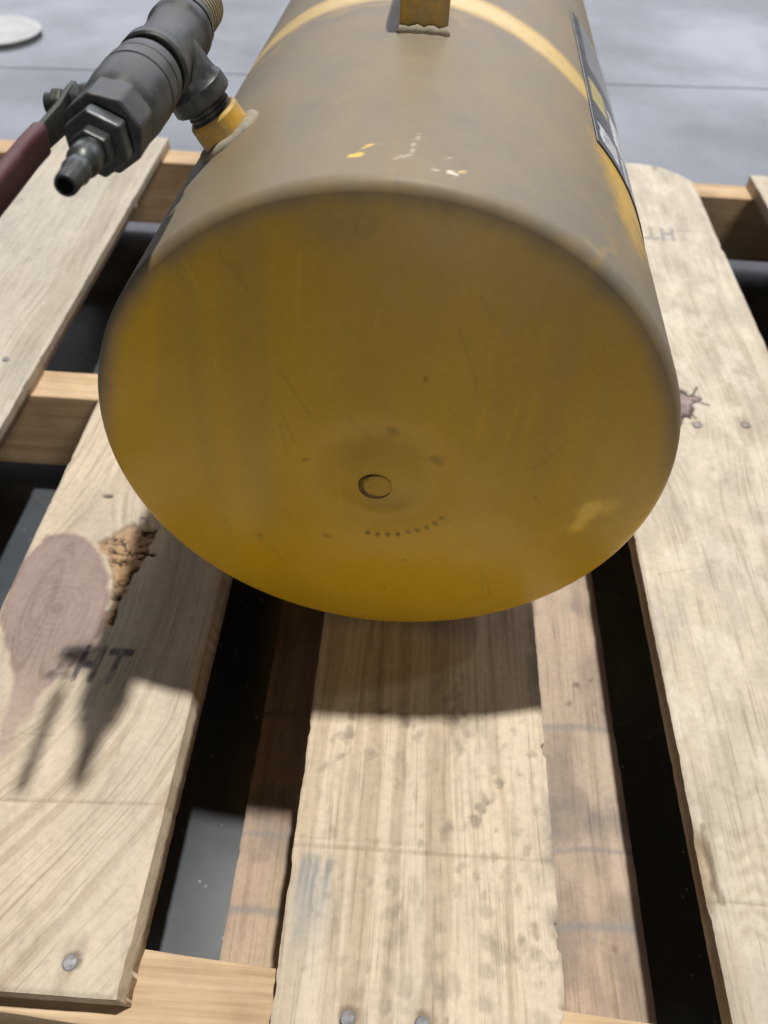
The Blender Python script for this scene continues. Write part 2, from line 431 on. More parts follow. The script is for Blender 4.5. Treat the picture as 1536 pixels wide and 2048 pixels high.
def paint_C(X, Y, U):
    gx = X + 0.02 * (fbm(X * 6, Y * 2, 50) - 0.5)
    c = base_wood(X, Y, gx, 51, 190, 0.26, 0.35, PALE * 1.06)
    dz = -(fbm(gx * 210, Y * 1.5, 55, 3) - 0.5) * 0.0006
    # grey scuffs and boot marks
    s = sstep(0.58, 0.70, fbm(X * 85, Y * 60, 52)) * sstep(0.40, 0.62, fbm(X * 14, Y * 9, 53))
    c = mixc(c, (0.29, 0.25, 0.205), s * 0.38); dz -= 0.0004 * s
    rowx = np.abs(((X - 0.012) / 0.026 + 0.5) % 1 - 0.5) * 0.026
    rowy = np.abs((Y / 0.0145 + 0.35 * np.floor((X - 0.012) / 0.026 + 0.5)) % 1 - 0.5) * 0.0145
    chip = (1 - sstep(0.0015, 0.0048, np.hypot(rowx, rowy) + (fbm(X * 180, Y * 180, 54) - 0.5) * 0.007)) * (X > 0.004) * sstep(-0.885, -0.925, Y) * sstep(0.25, 0.6, noise(X * 40, Y * 60, 56))
    c = mixc(c, (0.34, 0.295, 0.235), chip * 0.50); dz -= 0.0008 * chip
    for sx, sy, sr in ((0.0418, -0.9021, 0.0055), (0.0593, -0.895, 0.005), (0.0748, -0.8727, 0.0035), (0.0157, -0.8343, 0.006), (0.0456, -0.831, 0.008), (0.0625, -0.889, 0.004), (0.066, -0.884, 0.003), (-0.02, -0.846, 0.005)):
        d = np.hypot(X - sx, (Y - sy) * 0.8) + (fbm(X * 200, Y * 200, 57) - 0.5) * 0.009
        k = 1 - sstep(sr * 0.35, sr, d); c = mixc(c, (0.22, 0.185, 0.15), k * 0.62); dz -= 0.0008 * k
    # a hail of small dents
    rs_ = np.random.RandomState(5)
    for kk in range(120):
        sx, sy = rs_.uniform(-0.035, 0.100), -1.0 + 0.175 * rs_.rand() ** 0.8; sr = rs_.uniform(0.0010, 0.0033); an = rs_.uniform(0.3, 2.2)
        w_ = np.hypot(X - sx, Y - sy) < 0.02
        if not w_.any(): continue
        d = seg_dist(X, Y, (sx, sy), (sx + sr * 1.3 * math.cos(an), sy + sr * 1.3 * math.sin(an))) + (fbm(X * 330, Y * 330, 66) - 0.5) * 0.0042
        k = (1 - sstep(sr * 0.3, sr, d)) * rs_.uniform(0.15, 0.48); c = mixc(c, (0.24, 0.20, 0.16), k); dz -= 0.0012 * k
    # blue stain
    for sx, ln in ((-0.0375, 0.030), (-0.0305, 0.045), (-0.0235, 0.035), (-0.034, 0.06)):
        d = np.abs(X - sx - 0.06 * (Y + 0.93)) + (fbm(X * 120, Y * 60, 58) - 0.5) * 0.002
        k = (1 - sstep(0.0006, 0.0024, d)) * sstep(-0.924 - ln, -0.93, Y) * sstep(-0.918, -0.926, Y)
        c = mixc(c, (0.17, 0.185, 0.215), k * 0.72)
    wash = np.exp(-((X + 0.031) / 0.012) ** 2 - ((Y + 0.945) / 0.022) ** 2)
    c = mixc(c, (0.36, 0.355, 0.35), wash * 0.6)
    c, dd = saw_line(c, X, Y, (-0.046, -0.9165), (0.104, -0.9155), 0.0014, 0.5, 59); dz += dd
    c, dd = saw_line(c, X, Y, (-0.046, -0.9115), (0.03, -0.9115), 0.0010, 0.25, 60); dz += dd
    c = nail_stain(c, X, Y, [(-0.006, -0.9985), (0.031, -0.9985)])
    # bruised dirty strip along the right arris
    e = sstep(0.012, 0.0, (1 - U) * 0.148)
    c = mixc(c, (0.20, 0.175, 0.145), e * sstep(0.45, 0.7, fbm(X * 60, Y * 55, 61)) * 0.7)
    c = mixc(c, (0.70, 0.61, 0.45), sstep(0.006, 0.0, (U) * 0.148) * 0.3)
    return c, gx, dz
def ends_C(X, Y, U, W):
    # splintered bites in the right arris
    bite = 0.0026 * sstep(0.60, 0.74, fbm(Y * 60, Y * 0 + 2, 62)) + 0.0005 * noise(Y * 240, Y * 0, 63)
    return X - bite * sstep(0.93, 1.0, U), Y

def paint_D(X, Y, U):
    dx = X - 0.252; dy = Y + 0.494
    push = 0.03 * np.exp(-(np.hypot(dx, dy * 0.6) / 0.06) ** 2)
    gx = X - np.sign(dx) * push * (1 - np.exp(-np.abs(dx) / 0.015))
    c = base_wood(X, Y, gx, 71, 85, 0.20, 0.40, np.array([0.515, 0.462, 0.375]))
    far = sstep(-0.62, -0.15, Y)
    c = mixc(c, (0.56, 0.52, 0.46), far * 0.55)
    c *= (0.78 + 0.44 * fbm(X * 55, Y * 32, 72, 5))[..., None]
    c = mixc(c, (0.40, 0.38, 0.34), sstep(0.58, 0.74, fbm(X * 48, Y * 30, 172, 5)) * 0.45)
    c = mixc(c, (0.66, 0.62, 0.54), sstep(0.55, 0.72, fbm(X * 52, Y * 34, 173, 5)) * 0.45)
    dz = np.zeros_like(X)
    # dark split knot beside the tank
    ang = np.arctan2(dy, dx); rk = np.hypot(dx, dy * 0.75)
    star = rk - 0.016 - 0.012 * np.maximum(0, np.sin(ang * 3 + 0.6)) ** 4 + (fbm(X * 130, Y * 130, 73) - 0.5) * 0.008
    mk = 1 - sstep(-0.003, 0.001, star)
    kc = np.ones(X.shape + (3,)) * np.array([0.27, 0.215, 0.215]) * (0.55 + 0.9 * fbm(X * 140, Y * 140, 74))[..., None]
    c = c * (1 - mk[..., None]) + kc * mk[..., None]
    rim = (1 - sstep(0.0008, 0.0028, np.abs(star + 0.001))) * sstep(0.25, 0.45, fbm(X * 60, Y * 60, 75) + 0.12)
    c = mixc(c, (0.055, 0.038, 0.042), rim * 0.95); dz -= rim * 0.0015
    for a, bb in (((0.2695, -0.4822), (0.276, -0.470)), ((0.268, -0.490), (0.282, -0.4955)), ((0.262, -0.505), (0.266, -0.516))):
        k = 1 - sstep(0.0006, 0.0018, seg_dist(X, Y, a, bb)); c = mixc(c, (0.08, 0.055, 0.05), k * 0.85)
    # planer chevrons near the front end
    for k0 in range(9):
        y0 = -0.872 - 0.0115 * k0
        xs = 0.2325 - 0.0035 * k0
        d = np.abs((Y - y0) - np.abs(((X - xs) / 0.026) % 1 - 0.5) * 0.018)
        k = (1 - sstep(0.0012, 0.0032, d)) * sstep(0.198, 0.206, X) * sstep(0.30, 0.6, noise(X * 50, Y * 50, 76))
        c = mixc(c, (0.38, 0.32, 0.24), k * 0.42); dz -= 0.0004 * k
    c, dd = saw_line(c, X, Y, (0.188, -0.931), (0.37, -0.925), 0.0013, 0.5, 77); dz += dd
    c, dd = saw_line(c, X, Y, (0.2655, -0.645), (0.272, -0.742), 0.0016, 0.6, 78)
    c, dd = saw_line(c, X, Y, (0.200, -0.700), (0.235, -0.690), 0.0010, 0.3, 79)
    # torn wane along the left arris
    wn = np.exp(-((Y + 0.915) / 0.024) ** 2)
    mw = sstep(0.2, 0.7, wn * (1 - sstep(0.000, 0.010, (X - 0.188))) + (fbm(X * 150, Y * 90, 80) - 0.5) * 0.5)
    c = mixc(c, (0.36, 0.27, 0.165), mw * 0.7); dz -= mw * 0.0028
    k = 1 - sstep(0.0006, 0.0022, seg_dist(X, Y, (0.1925, -0.889), (0.1950, -0.930)) + (fbm(X * 160, Y * 70, 81) - 0.5) * 0.006)
    c = mixc(c, (0.16, 0.115, 0.07), k * 0.6)
    c = nail_stain(c, X, Y, [(0.265, -0.525), (0.309, -0.521)])
    ink = stamp_mask(X, Y, 0.3085, -0.166, 0.026, -1, 83)
    c = mixc(c, (0.16, 0.165, 0.19), ink * 0.62)
    hole = 1 - sstep(0.0018, 0.0034, np.hypot(X - 0.3166, Y)); c = mixc(c, (0.12, 0.09, 0.07), hole)
    return c, gx, dz
def ends_D(X, Y, U, W):
    # far corner sawn round
    cut = 0.045 * np.clip((U - 0.55) / 0.45, 0, 1) ** 2.6
    return X, Y - cut * sstep(0.9, 1.0, W)

def paint_A(X, Y, U):
    gx = X + 0.03 * (fbm(X * 5, Y * 2, 90) - 0.5)
    c = base_wood(X, Y, gx, 91, 120, 0.18, 0.7, np.array([0.50, 0.455, 0.395]))
    g = sstep(0.5, 0.7, fbm(X * 30, Y * 14, 92)) * np.exp(-((Y + 0.22) / 0.07) ** 2)
    c = mixc(c, (0.34, 0.325, 0.305), g * 0.7)
    return c, gx, (fbm(X * 80, Y * 20, 93) - 0.5) * 0.0008
def paint_E(X, Y, U):
    c = base_wood(X, Y, X, 101, 110, 0.2, 0.6, np.array([0.57, 0.49, 0.38]))
    e = sstep(0.02, 0.0, (Y * -1 + 0.004)) * sstep(0.4, 0.6, fbm(X * 90, Y * 90, 102))
    c = mixc(c, (0.62, 0.60, 0.58), e * 0.6)
    return c, X, np.zeros_like(X)

BOARDS = [
    ('grey-cream deck board behind the valve lever', (-0.482, -0.340, -1.012, 0.003, 0.0022, paint_A, 11, None)),
    ('deck board with the mauve knot and torn bark pocket', (-0.2690, -0.1220, -0.9985, 0.004, 0.0011, paint_B, 12, None)),
    ('centre deck board with grey scuffs and blue stain', (-0.0445, 0.1040, -1.014, 0.003, 0.0012, paint_C, 13, ends_C)),
    ('wide deck board with a rounded far corner and split knot', (0.1880, 0.3610, -1.013, 0.014, 0.0014, paint_D, 14, ends_D)),
    ('deck board at the right edge', (0.4440, 0.5840, -1.012, 0.000, 0.0026, paint_E, 15, None)),
]
deck = []
for lab, (x0, x1, y0, y1, res, pf, sd, ef) in BOARDS:
    o = link('deck_board', board_mesh(x0, x1, y0, y1, res, pf, sd, ef, slope=(0.0045 if sd == 12 else 0.0)), M['deck'], pallet)
    o['label'] = lab
    deck.append(o)

def box_mesh(name, x0, x1, y0, y1, z0, z1, bev, seed=0, cuts=24, axis=0):
    bm = bmesh.new()
    bmesh.ops.create_cube(bm, size=1.0)
    for v in bm.verts:
        v.co = Vector(((x0 + x1) / 2 + v.co.x * (x1 - x0), (y0 + y1) / 2 + v.co.y * (y1 - y0), (z0 + z1) / 2 + v.co.z * (z1 - z0)))
    es = [e for e in bm.edges if abs((e.verts[1].co - e.verts[0].co)[axis]) > 1e-4]
    bmesh.ops.subdivide_edges(bm, edges=es, cuts=cuts, use_grid_fill=True)
    rnd = random.Random(seed)
    for v in bm.verts:
        for k in range(3):
            if k != axis: v.co[k] += rnd.uniform(-0.0003, 0.0003)
    es = [e for e in bm.edges if len(e.link_faces) == 2 and e.calc_face_angle() > 0.9]
    bmesh.ops.bevel(bm, geom=es, offset=bev, segments=2, affect='EDGES', profile=0.5)
    me = bpy.data.meshes.new(name); bm.to_mesh(me); bm.free()
    for p in me.polygons: p.use_smooth = False
    return me
for i, (y0, y1) in enumerate(((-0.0380, 0.0), (-0.527, -0.489), (-1.016, -0.978))):
    me = box_mesh('stringer', -0.60, 0.60, y0, y1, Z0, Z1, 0.0012, 5 + i, 30, 0)
    if i == 2:
        for v in me.vertices: v.co.y -= 0.062 * v.co.x + 0.0005      # nailed on a little out of square
    link('stringer', me, M['stringer'], pallet)
def paint_L(X, Y, U):
    gx = X + 0.02 * (fbm(X * 6, Y * 2, 120) - 0.5)
    c = base_wood(X, Y, gx, 121, 140, 0.22, 0.25, np.array([0.47, 0.355, 0.27]))
    st = sstep(0.50, 0.68, fbm(X * 22, Y * 16, 122, 5))
    c = mixc(c, (0.25, 0.205, 0.175), st * 0.65)
    c = mixc(c, (0.52, 0.42, 0.30), sstep(0.55, 0.7, fbm(X * 30, Y * 5, 123)) * 0.4)
    for y_, w_ in ((-0.774, 0.004), (-0.9172, 0.004), (-0.868, 0.0025)):
        d = np.abs(Y - y_ - 0.03 * (X - 0.15) + 0.006 * (fbm(X * 40, Y * 10, 124) - 0.5))
        c = mixc(c, (0.24, 0.235, 0.245), (1 - sstep(w_ * 0.3, w_, d)) * 0.6)
    g = np.exp(-((Y + 0.842) / 0.02) ** 2) * sstep(0.4, 0.65, fbm(X * 50, Y * 40, 125))
    c = mixc(c, (0.20, 0.185, 0.175), g * 0.6)
    for sx, sy, sr in ((0.158, -0.735, 0.004), (0.150, -0.752, 0.003), (0.170, -0.73, 0.003), (0.163, -0.93, 0.003)):
        d = np.hypot(X - sx, Y - sy) + (fbm(X * 220, Y * 220, 126) - 0.5) * 0.006
        c = mixc(c, (0.12, 0.08, 0.06), (1 - sstep(sr * 0.3, sr, d)) * 0.7)
    return c, gx, -0.0004 * st
for i, (x0, x1) in enumerate(((-0.300, -0.162), (-0.0915, 0.0440), (0.0455, 0.1840), (0.530, 0.60), (-0.60, -0.53))):
    link('bottom_board', board_mesh(x0, x1, -1.0125, 0.002, 0.0020, paint_L, 15 + i, None, z1=Z0 - 0.0012, z0=0.0006), M['deck'], pallet)

# nails
def lathe(name, prof, seg=32, cap0=True, cap1=True, smooth=True):
    """prof: (t along local z, radius)"""
    v = []; q = []; n = len(prof)
    for t, r in prof:
        for k in range(seg):
            a = 2 * math.pi * k / seg; v.append((r * math.cos(a), r * math.sin(a), t))
    for i in range(n - 1):
        for k in range(seg):
            k2 = (k + 1) % seg
            q.append((i * seg + k, i * seg + k2, (i + 1) * seg + k2, (i + 1) * seg + k))
    if cap0: q.append(tuple(range(seg - 1, -1, -1)))
    if cap1: q.append(tuple((n - 1) * seg + k for k in range(seg)))
    me = bpy.data.meshes.new(name); me.from_pydata(v, [], q)
    for p in me.polygons: p.use_smooth = smooth and len(p.vertices) == 4
    try: me.set_sharp_from_angle(angle=math.radians(32))
    except Exception: pass
    return me
nail_me = lathe('nail', [(-0.012, 0.0016), (-0.0008, 0.0016), (-0.0006, 0.0036), (0.0004, 0.0038), (0.0008, 0.0033), (0.0009, 0.0012)], 16)
nail_me.materials.append(M['nail'])
def nail(board, x, y, tilt=(0, 0), z=ZT, s=1.0):
    o = bpy.data.objects.new('nail', nail_me); COL.objects.link(o); o.parent = board
    o.location = Vector((x, y, z)); o.rotation_euler = (tilt[0], tilt[1], 0); o.scale = (s, s, s)
nail(deck[1], -0.1500, -0.984, (0.10, 0.05), ZT + 0.0002)
nail(deck[2], -0.006, -0.9995, (0.25, 0.1), ZT + 0.0016)
nail(deck[2], 0.031, -0.9995, (0.2, -0.15), ZT + 0.0018)
nail(deck[3], 0.265, -0.525, (0.1, 0.1), ZT + 0.0002)
nail(deck[3], 0.309, -0.521, (0.0, 0.1), ZT + 0.0002, 0.9)
nail(deck[0], -0.370, -0.497, (0.1, 0.0), ZT + 0.0004, 0.8)



# ------------------------------------------------------------------ the tank
YAW = math.radians(2.0)
TC = Vector((-0.0089, -0.7630, ZT + 0.1577))      # axis point in the plane of the front rim
TR = 0.1575
AX = Vector((math.sin(YAW), math.cos(YAW), 0))    # axis, pointing away from the camera
SX = Vector((math.cos(YAW), -math.sin(YAW), 0))   # to the right
tank = empty('air_tank', (TC.x + 0.3 * AX.x, TC.y + 0.3 * AX.y, ZT), 'dusty yellow cylindrical steel air tank lying on the wooden pallet', 'tank')
S0 = 0.0072; RK = 0.0070; LC = 0.65; LEN = 0.62
def cylpt(s, th, r):
    return TC + AX * s + SX * (r * math.sin(th)) + Vector((0, 0, r * math.cos(th)))

def tank_shell():
    # profile from the apex of the front head to the apex of the rear head: (s, r)
    hd = LC - math.sqrt((LC - RK) ** 2 - (TR - RK) ** 2)
    phi1 = math.asin((TR - RK) / (LC - RK))
    prof = []
    for k in range(96):
        ph = phi1 * (k + 0.06) / 95.06
        prof.append((S0 - hd + LC * (1 - math.cos(ph)), LC * math.sin(ph)))
    for k in range(1, 25):
        a = phi1 + (math.pi / 2 - phi1) * k / 24
        prof.append((S0 - RK * math.cos(a), TR - RK + RK * math.sin(a)))
    s = S0
    while s < 0.36:
        s += 0.0016
        bead = 0.0
        prof.append((s, TR + bead))
    while s < LEN - 0.012:
        s += 0.012; prof.append((s, TR))
    for k in range(0, 13):
        a = math.pi / 2 - (math.pi / 2 - phi1) * k / 12
        prof.append((LEN + RK * math.cos(a), TR - RK + RK * math.sin(a)))
    for k in range(1, 25):
        ph = phi1 * (1 - k / 24.3)
        prof.append((LEN + hd - LC * (1 - math.cos(ph)), LC * math.sin(ph)))
    prof = np.array(prof); ns = len(prof); nt_ = 600
    th = np.linspace(0, 2 * math.pi, nt_, endpoint=False)
    S = prof[:, 0][:, None] * np.ones(nt_)[None]; Rr = prof[:, 1][:, None] * np.ones(nt_)[None]; TH = np.ones(ns)[:, None] * th[None]
    THs = (TH + math.pi) % (2 * math.pi) - math.pi           # -pi..pi, 0 = top, + = right
    lx = Rr * np.sin(TH); lz = Rr * np.cos(TH)
    # small dents in the head
    head = sstep(-0.0005, 0.0150, TR - Rr + (fbm(TH * 9, TH * 0 + 1.5, 202) - 0.5) * 0.006) * (S < 0.1)
    dent = head * (fbm(lx * 14 + 5, lz * 14, 201) - 0.5) * 0.0022
    halo = 0.0030 * np.exp(-((np.hypot(lx + 0.0, lz) - 0.030) / 0.012) ** 2) * head
    S2 = S + dent + halo
    X = TC.x + AX.x * S2 + SX.x * lx; Y = TC.y + AX.y * S2 + SX.y * lx; Z = TC.z + lz
    # ---- paint and dust
    arc = TR * THs
    n_big = fbm(arc * 9, S * 7, 211); n_mid = fbm(arc * 40, S * 28, 212); n_fin = fbm(arc * 160, S * 130, 213)
    up = np.cos(THs)
    d_side = sstep(-0.25, 0.35, up) * (0.935 + 0.10 * (n_mid - 0.5) + 0.14 * (n_big - 0.5))
    # clean rubbed band along the girth weld
    sb = 0.258 - 0.045 * np.sin(THs) + 0.010 * (fbm(arc * 6, arc * 0, 214) - 0.5)
    band = 1 - sstep(0.005, 0.0240, np.abs(S - sb) + (n_mid - 0.5) * 0.006)
    band *= 0.35 + 0.65 * sstep(0.30, 0.60, fbm(arc * 12, S * 2, 215) + 0.12) 
    d_side = d_side * (1 - 0.85 * band)
    # rubbed clean below the decal
    rub = (1 - sstep(0.012, 0.050, np.hypot((S - 0.122) * 0.75, (arc - 0.142) * 1.25) + (n_mid - 0.5) * 0.045 + (n_fin - 0.5) * 0.02))
    d_side = d_side * (1 - 0.70 * rub)
    # faint wiped swirls
    sw = (1 - sstep(0.012, 0.05, np.abs(fbm(arc * 13 + S * 9, S * 15 - arc * 6, 216) - 0.5))) * sstep(0.45, 0.7, n_big)
    d_side = d_side * (1 - 0.14 * sw)
    # dust film on the head: streaks running down, thicker to the right, gone near the bottom
    yv = lz / TR; xv = lx / TR
    streak = fbm(lx * 95, lz * 3.2, 221)
    d_head = 0.13 + 0.16 * sstep(-0.2, 1.0, yv) + 0.15 * sstep(0.1, 0.9, xv + 0.2 * yv) - 0.18 * sstep(0.0, -0.65, yv)
    d_head += 0.24 * (fbm(lx * 60, lz * 2.2, 221) - 0.5) * sstep(-0.55, 0.3, yv) + 0.08 * (fbm(lx * 10, lz * 10, 222) - 0.5)
    d_head *= 0.25 + 0.75 * np.maximum(sstep(-0.003, 0.004, lx + 0.101 + (0.123 - lz) * 0.22 + 0.0008 * np.sin(lz * 90)), sstep(0.03, -0.05, lz))        # film thinned left of a slanted line
    d_head += 0.10 * (sstep(-0.080, -0.068, lx) * sstep(-0.050, -0.062, lx) + 0.7 * sstep(-0.100, -0.096, lx) * sstep(-0.082, -0.094, lx)) * sstep(-0.10, -0.02, lz) * (0.6 + 0.8 * fbm(lx * 60, lz * 6, 228))  # two pale upright bands: soft reflections painted into the film
    d_head += 0.20 * np.exp(-((lx + 0.026) / 0.017) ** 2 - ((lz - 0.137) / 0.009) ** 2)
    for sx in (0.048, 0.063, 0.071):
        k = (1 - sstep(0.0008, 0.0022, np.abs(lx - sx - 0.02 * lz + 0.001 * np.sin(lz * 90)))) * sstep(0.000, 0.03, lz) * sstep(0.13, 0.08, lz) * noise(lz * 40, lx * 0, 224)
        d_head -= 0.10 * k
    glint = np.maximum(1 - sstep(0.0002, 0.0085, seg_dist(lx, lz, (0.113, -0.030), (0.118, -0.014)) + (fbm(lx * 70, lz * 70, 225) - 0.5) * 0.009), 0.45 * (1 - sstep(0.000, 0.011, np.hypot(lx - 0.126, lz + 0.014))))  # bright glint at lower right, a reflection put into the paint colour
    d_head = np.maximum(d_head, 0) * (1 - 0.9 * glint)
    ringh = np.exp(-((np.hypot(lx, lz) - 0.028) / 0.010) ** 2)
    d_head += 0.10 * ringh * sstep(-0.2, 0.5, yv)
    dust = d_side * (1 - head) + d_head * head  # on the head this also holds the two painted reflection bands
    dust = np.clip(dust, 0, 1)
    YEL = np.array([0.70, 0.412, 0.017])
    c = np.ones(S.shape + (3,)) * YEL
    c *= (0.96 + 0.08 * fbm(lx * 14 + S * 14, lz * 14, 231))[..., None]
    c = mixc(c, (0.158, 0.150, 0.138), dust * 0.97)
    c = mixc(c, (0.58, 0.45, 0.21), band * (1 - head) * 0.62 * (0.6 + 0.8 * n_fin))
    # chips and scratches near the front rim
    def chip(a, bb, w, col, amt, seed):
        nonlocal c
        d = seg_dist(arc, S, a, bb) + (fbm(arc * 420, S * 420, seed) - 0.5) * 0.0030
        c = mixc(c, col, (1 - sstep(w * 0.45, w, d)) * amt)
    A_ = TR * math.pi / 180
    chip((-7.6 * A_, 0.0230), (-6.6 * A_, 0.0250), 0.0020, (0.74, 0.50, 0.10), 1, 241)
    chip((-5.8 * A_, 0.0315), (-4.7 * A_, 0.0345), 0.0013, (0.70, 0.47, 0.11), 0.95, 242)
    chip((-4.0 * A_, 0.0345), (-3.5 * A_, 0.0350), 0.0008, (0.52, 0.46, 0.36), 0.7, 250)
    chip((-0.6 * A_, 0.0215), (0.3 * A_, 0.0235), 0.0009, (0.50, 0.46, 0.37), 0.7, 243)
    chip((0.3 * A_, 0.0235), (1.7 * A_, 0.0270), 0.0008, (0.44, 0.40, 0.33), 0.6, 251)
    chip((1.8 * A_, 0.0300), (2.0 * A_, 0.0430), 0.0008, (0.52, 0.48, 0.41), 0.75, 244)
    chip((2.0 * A_, 0.0430), (2.5 * A_, 0.0490), 0.0008, (0.52, 0.48, 0.41), 0.7, 245)
    chip((7.8 * A_, 0.0160), (8.9 * A_, 0.0145), 0.0014, (0.74, 0.70, 0.55), 0.95, 246)
    chip((9.4 * A_, 0.0180), (10.0 * A_, 0.0190), 0.0013, (0.70, 0.53, 0.20), 0.9, 247)
    chip((5.4 * A_, 0.0155), (6.2 * A_, 0.0150), 0.0009, (0.55, 0.52, 0.45), 0.6, 248)
    chip((7.5 * A_, 0.0290), (7.7 * A_, 0.0300), 0.0009, (0.5, 0.45, 0.35), 0.6, 249)
    k = 0.16 * head * (1 - sstep(0.0007, 0.0018, np.abs(np.hypot(lx + 0.012, lz - 0.139) - 0.0040) + (fbm(lx * 300, lz * 300, 259) - 0.5) * 0.002))
    c = mixc(c, (0.20, 0.15, 0.05), k)
    c = mixc(c, (0.92, 0.62, 0.12), glint * head * 0.85)
    # hairline scratches in the film
    rs_ = np.random.RandomState(12)
    for kk in range(26):
        x0_, z0_ = rs_.uniform(-0.12, 0.12), rs_.uniform(-0.11, 0.13); an = rs_.normal(1.45, 0.35); ln_ = rs_.uniform(0.008, 0.035)
        d = seg_dist(lx, lz, (x0_, z0_), (x0_ + ln_ * math.cos(an), z0_ - ln_ * math.sin(an)))
        dark_ = rs_.rand() < 0.5
        c = mixc(c, (0.30, 0.21, 0.06) if dark_ else (0.80, 0.52, 0.06), (1 - sstep(0.0002, 0.0014, d)) * head * 0.28)
    # head: dots of the arc, rust specks
    for k in range(9):
        a = math.radians(-97 + 7.8 * k)
        d = np.hypot(lx - 0.044 * math.cos(a), lz - 0.044 * math.sin(a)) + (fbm(lx * 500, lz * 500, 251) - 0.5) * 0.002
        c = mixc(c, (0.07, 0.055, 0.03), (1 - sstep(0.0004, 0.0023, d)) * head * (0.85 if k < 4 else 0.7))
    for px_, pz_, pr in ((-0.040, 0.010, 0.0028), (0.030, 0.018, 0.006), (0.006, 0.035, 0.006), (0.018, -0.066, 0.0026), (-0.03, -0.05, 0.003), (0.006, -0.102, 0.0018), (-0.07, -0.06, 0.004), (0.10, 0.03, 0.0014), (0.02, 0.07, 0.002), (-0.06, 0.045, 0.0016), (0.085, -0.005, 0.0014)):
        d = np.hypot(lx - px_, lz - pz_) + (fbm(lx * 260, lz * 260, 252) - 0.5) * 0.004
        c = mixc(c, (0.14, 0.09, 0.025), (1 - sstep(pr * 0.1, pr * 0.9, d)) * 0.5 * head)
    c = mixc(c, (0.20, 0.15, 0.05), 0.45 * head * np.exp(-((lx - 0.006) / 0.016) ** 2 - ((lz + 0.016) / 0.012) ** 2))
    # fine specks everywhere on top
    speck = sstep(0.86, 0.90, noise(arc * 330, S * 330, 253)) * (1 - head) * 0.35
    c = mixc(c, (0.20, 0.17, 0.13), speck)
    v = np.stack([X, Y, Z], -1).reshape(-1, 3)
    idx = np.arange(ns * nt_).reshape(ns, nt_); nx_ = np.roll(idx, -1, 1)
    q = np.stack([idx[:-1], nx_[:-1], nx_[1:], idx[1:]], -1).reshape(-1, 4)
    ends = np.array([tuple(TC + AX * prof[0, 0]), tuple(TC + AX * prof[-1, 0])])
    i0 = len(v); v = np.concatenate([v, ends])
    cc = np.concatenate([c.reshape(-1, 3), c[0, :1], c[-1, :1]]); dd = np.concatenate([dust.ravel(), dust[0, :1], dust[-1, :1]])
    k = np.arange(nt_); k2 = (k + 1) % nt_
    t = np.concatenate([np.stack([k2, k, np.full(nt_, i0)], -1), np.stack([idx[-1][k], idx[-1][k2], np.full(nt_, i0 + 1)], -1)])
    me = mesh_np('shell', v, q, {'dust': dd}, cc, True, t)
    bm = bmesh.new(); bm.from_mesh(me); bmesh.ops.recalc_face_normals(bm, faces=bm.faces); bm.to_mesh(me); bm.free()
    return me
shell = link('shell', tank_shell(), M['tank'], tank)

def place(me, name, mat, parent, origin, direction, xdir=None):
    """a lathe/prism made along local z, set along 'direction' from 'origin' (world), vertices baked"""
    z = Vector(direction).normalized()
    x = Vector(xdir) if xdir is not None else Vector((0, 0, 1)).cross(z)
    x = (x - z * x.dot(z)).normalized(); y = z.cross(x)
    mt = Matrix(((x.x, y.x, z.x, origin[0]), (x.y, y.y, z.y, origin[1]), (x.z, y.z, z.z, origin[2]), (0, 0, 0, 1)))
    me.transform(mt)
    return link(name, me, mat, parent)

# centre boss of the front head: a small welded plug with a dirty rim
hd = LC - math.sqrt((LC - RK) ** 2 - (TR - RK) ** 2)
apex = TC + AX * (S0 - hd) 
M['tankspot'] = metal_mat('yellow enamel on the plug', (0.55, 0.33, 0.035), 0.45, 0.0, (0.30, 0.22, 0.08), 0.4, 0.4, 90)
boss = lathe('plug', [(-0.003, 0.0076), (0.0004, 0.0076), (0.0008, 0.0070), (0.0011, 0.0058), (0.0010, 0.0045), (0.0008, 0.0030)], 32)
place(boss, 'centre_plug', M['tankspot'], tank, apex + SX * -0.0006 + Vector((0, 0, -0.0014)), -AX)
bpy_rim = lathe('rim', [(-0.002, 0.0094), (0.0002, 0.0090), (0.0004, 0.0082), (0.0003, 0.0050)], 32, True, False)
M['grime'] = metal_mat('black grime', (0.060, 0.050, 0.032), 0.8, 0.0, (0.36, 0.22, 0.03), 0.95, 0.2, 260)
place(bpy_rim, 'grime_ring', M['grime'], tank, apex + SX * -0.0020 + Vector((0, 0, -0.0026)), -AX)

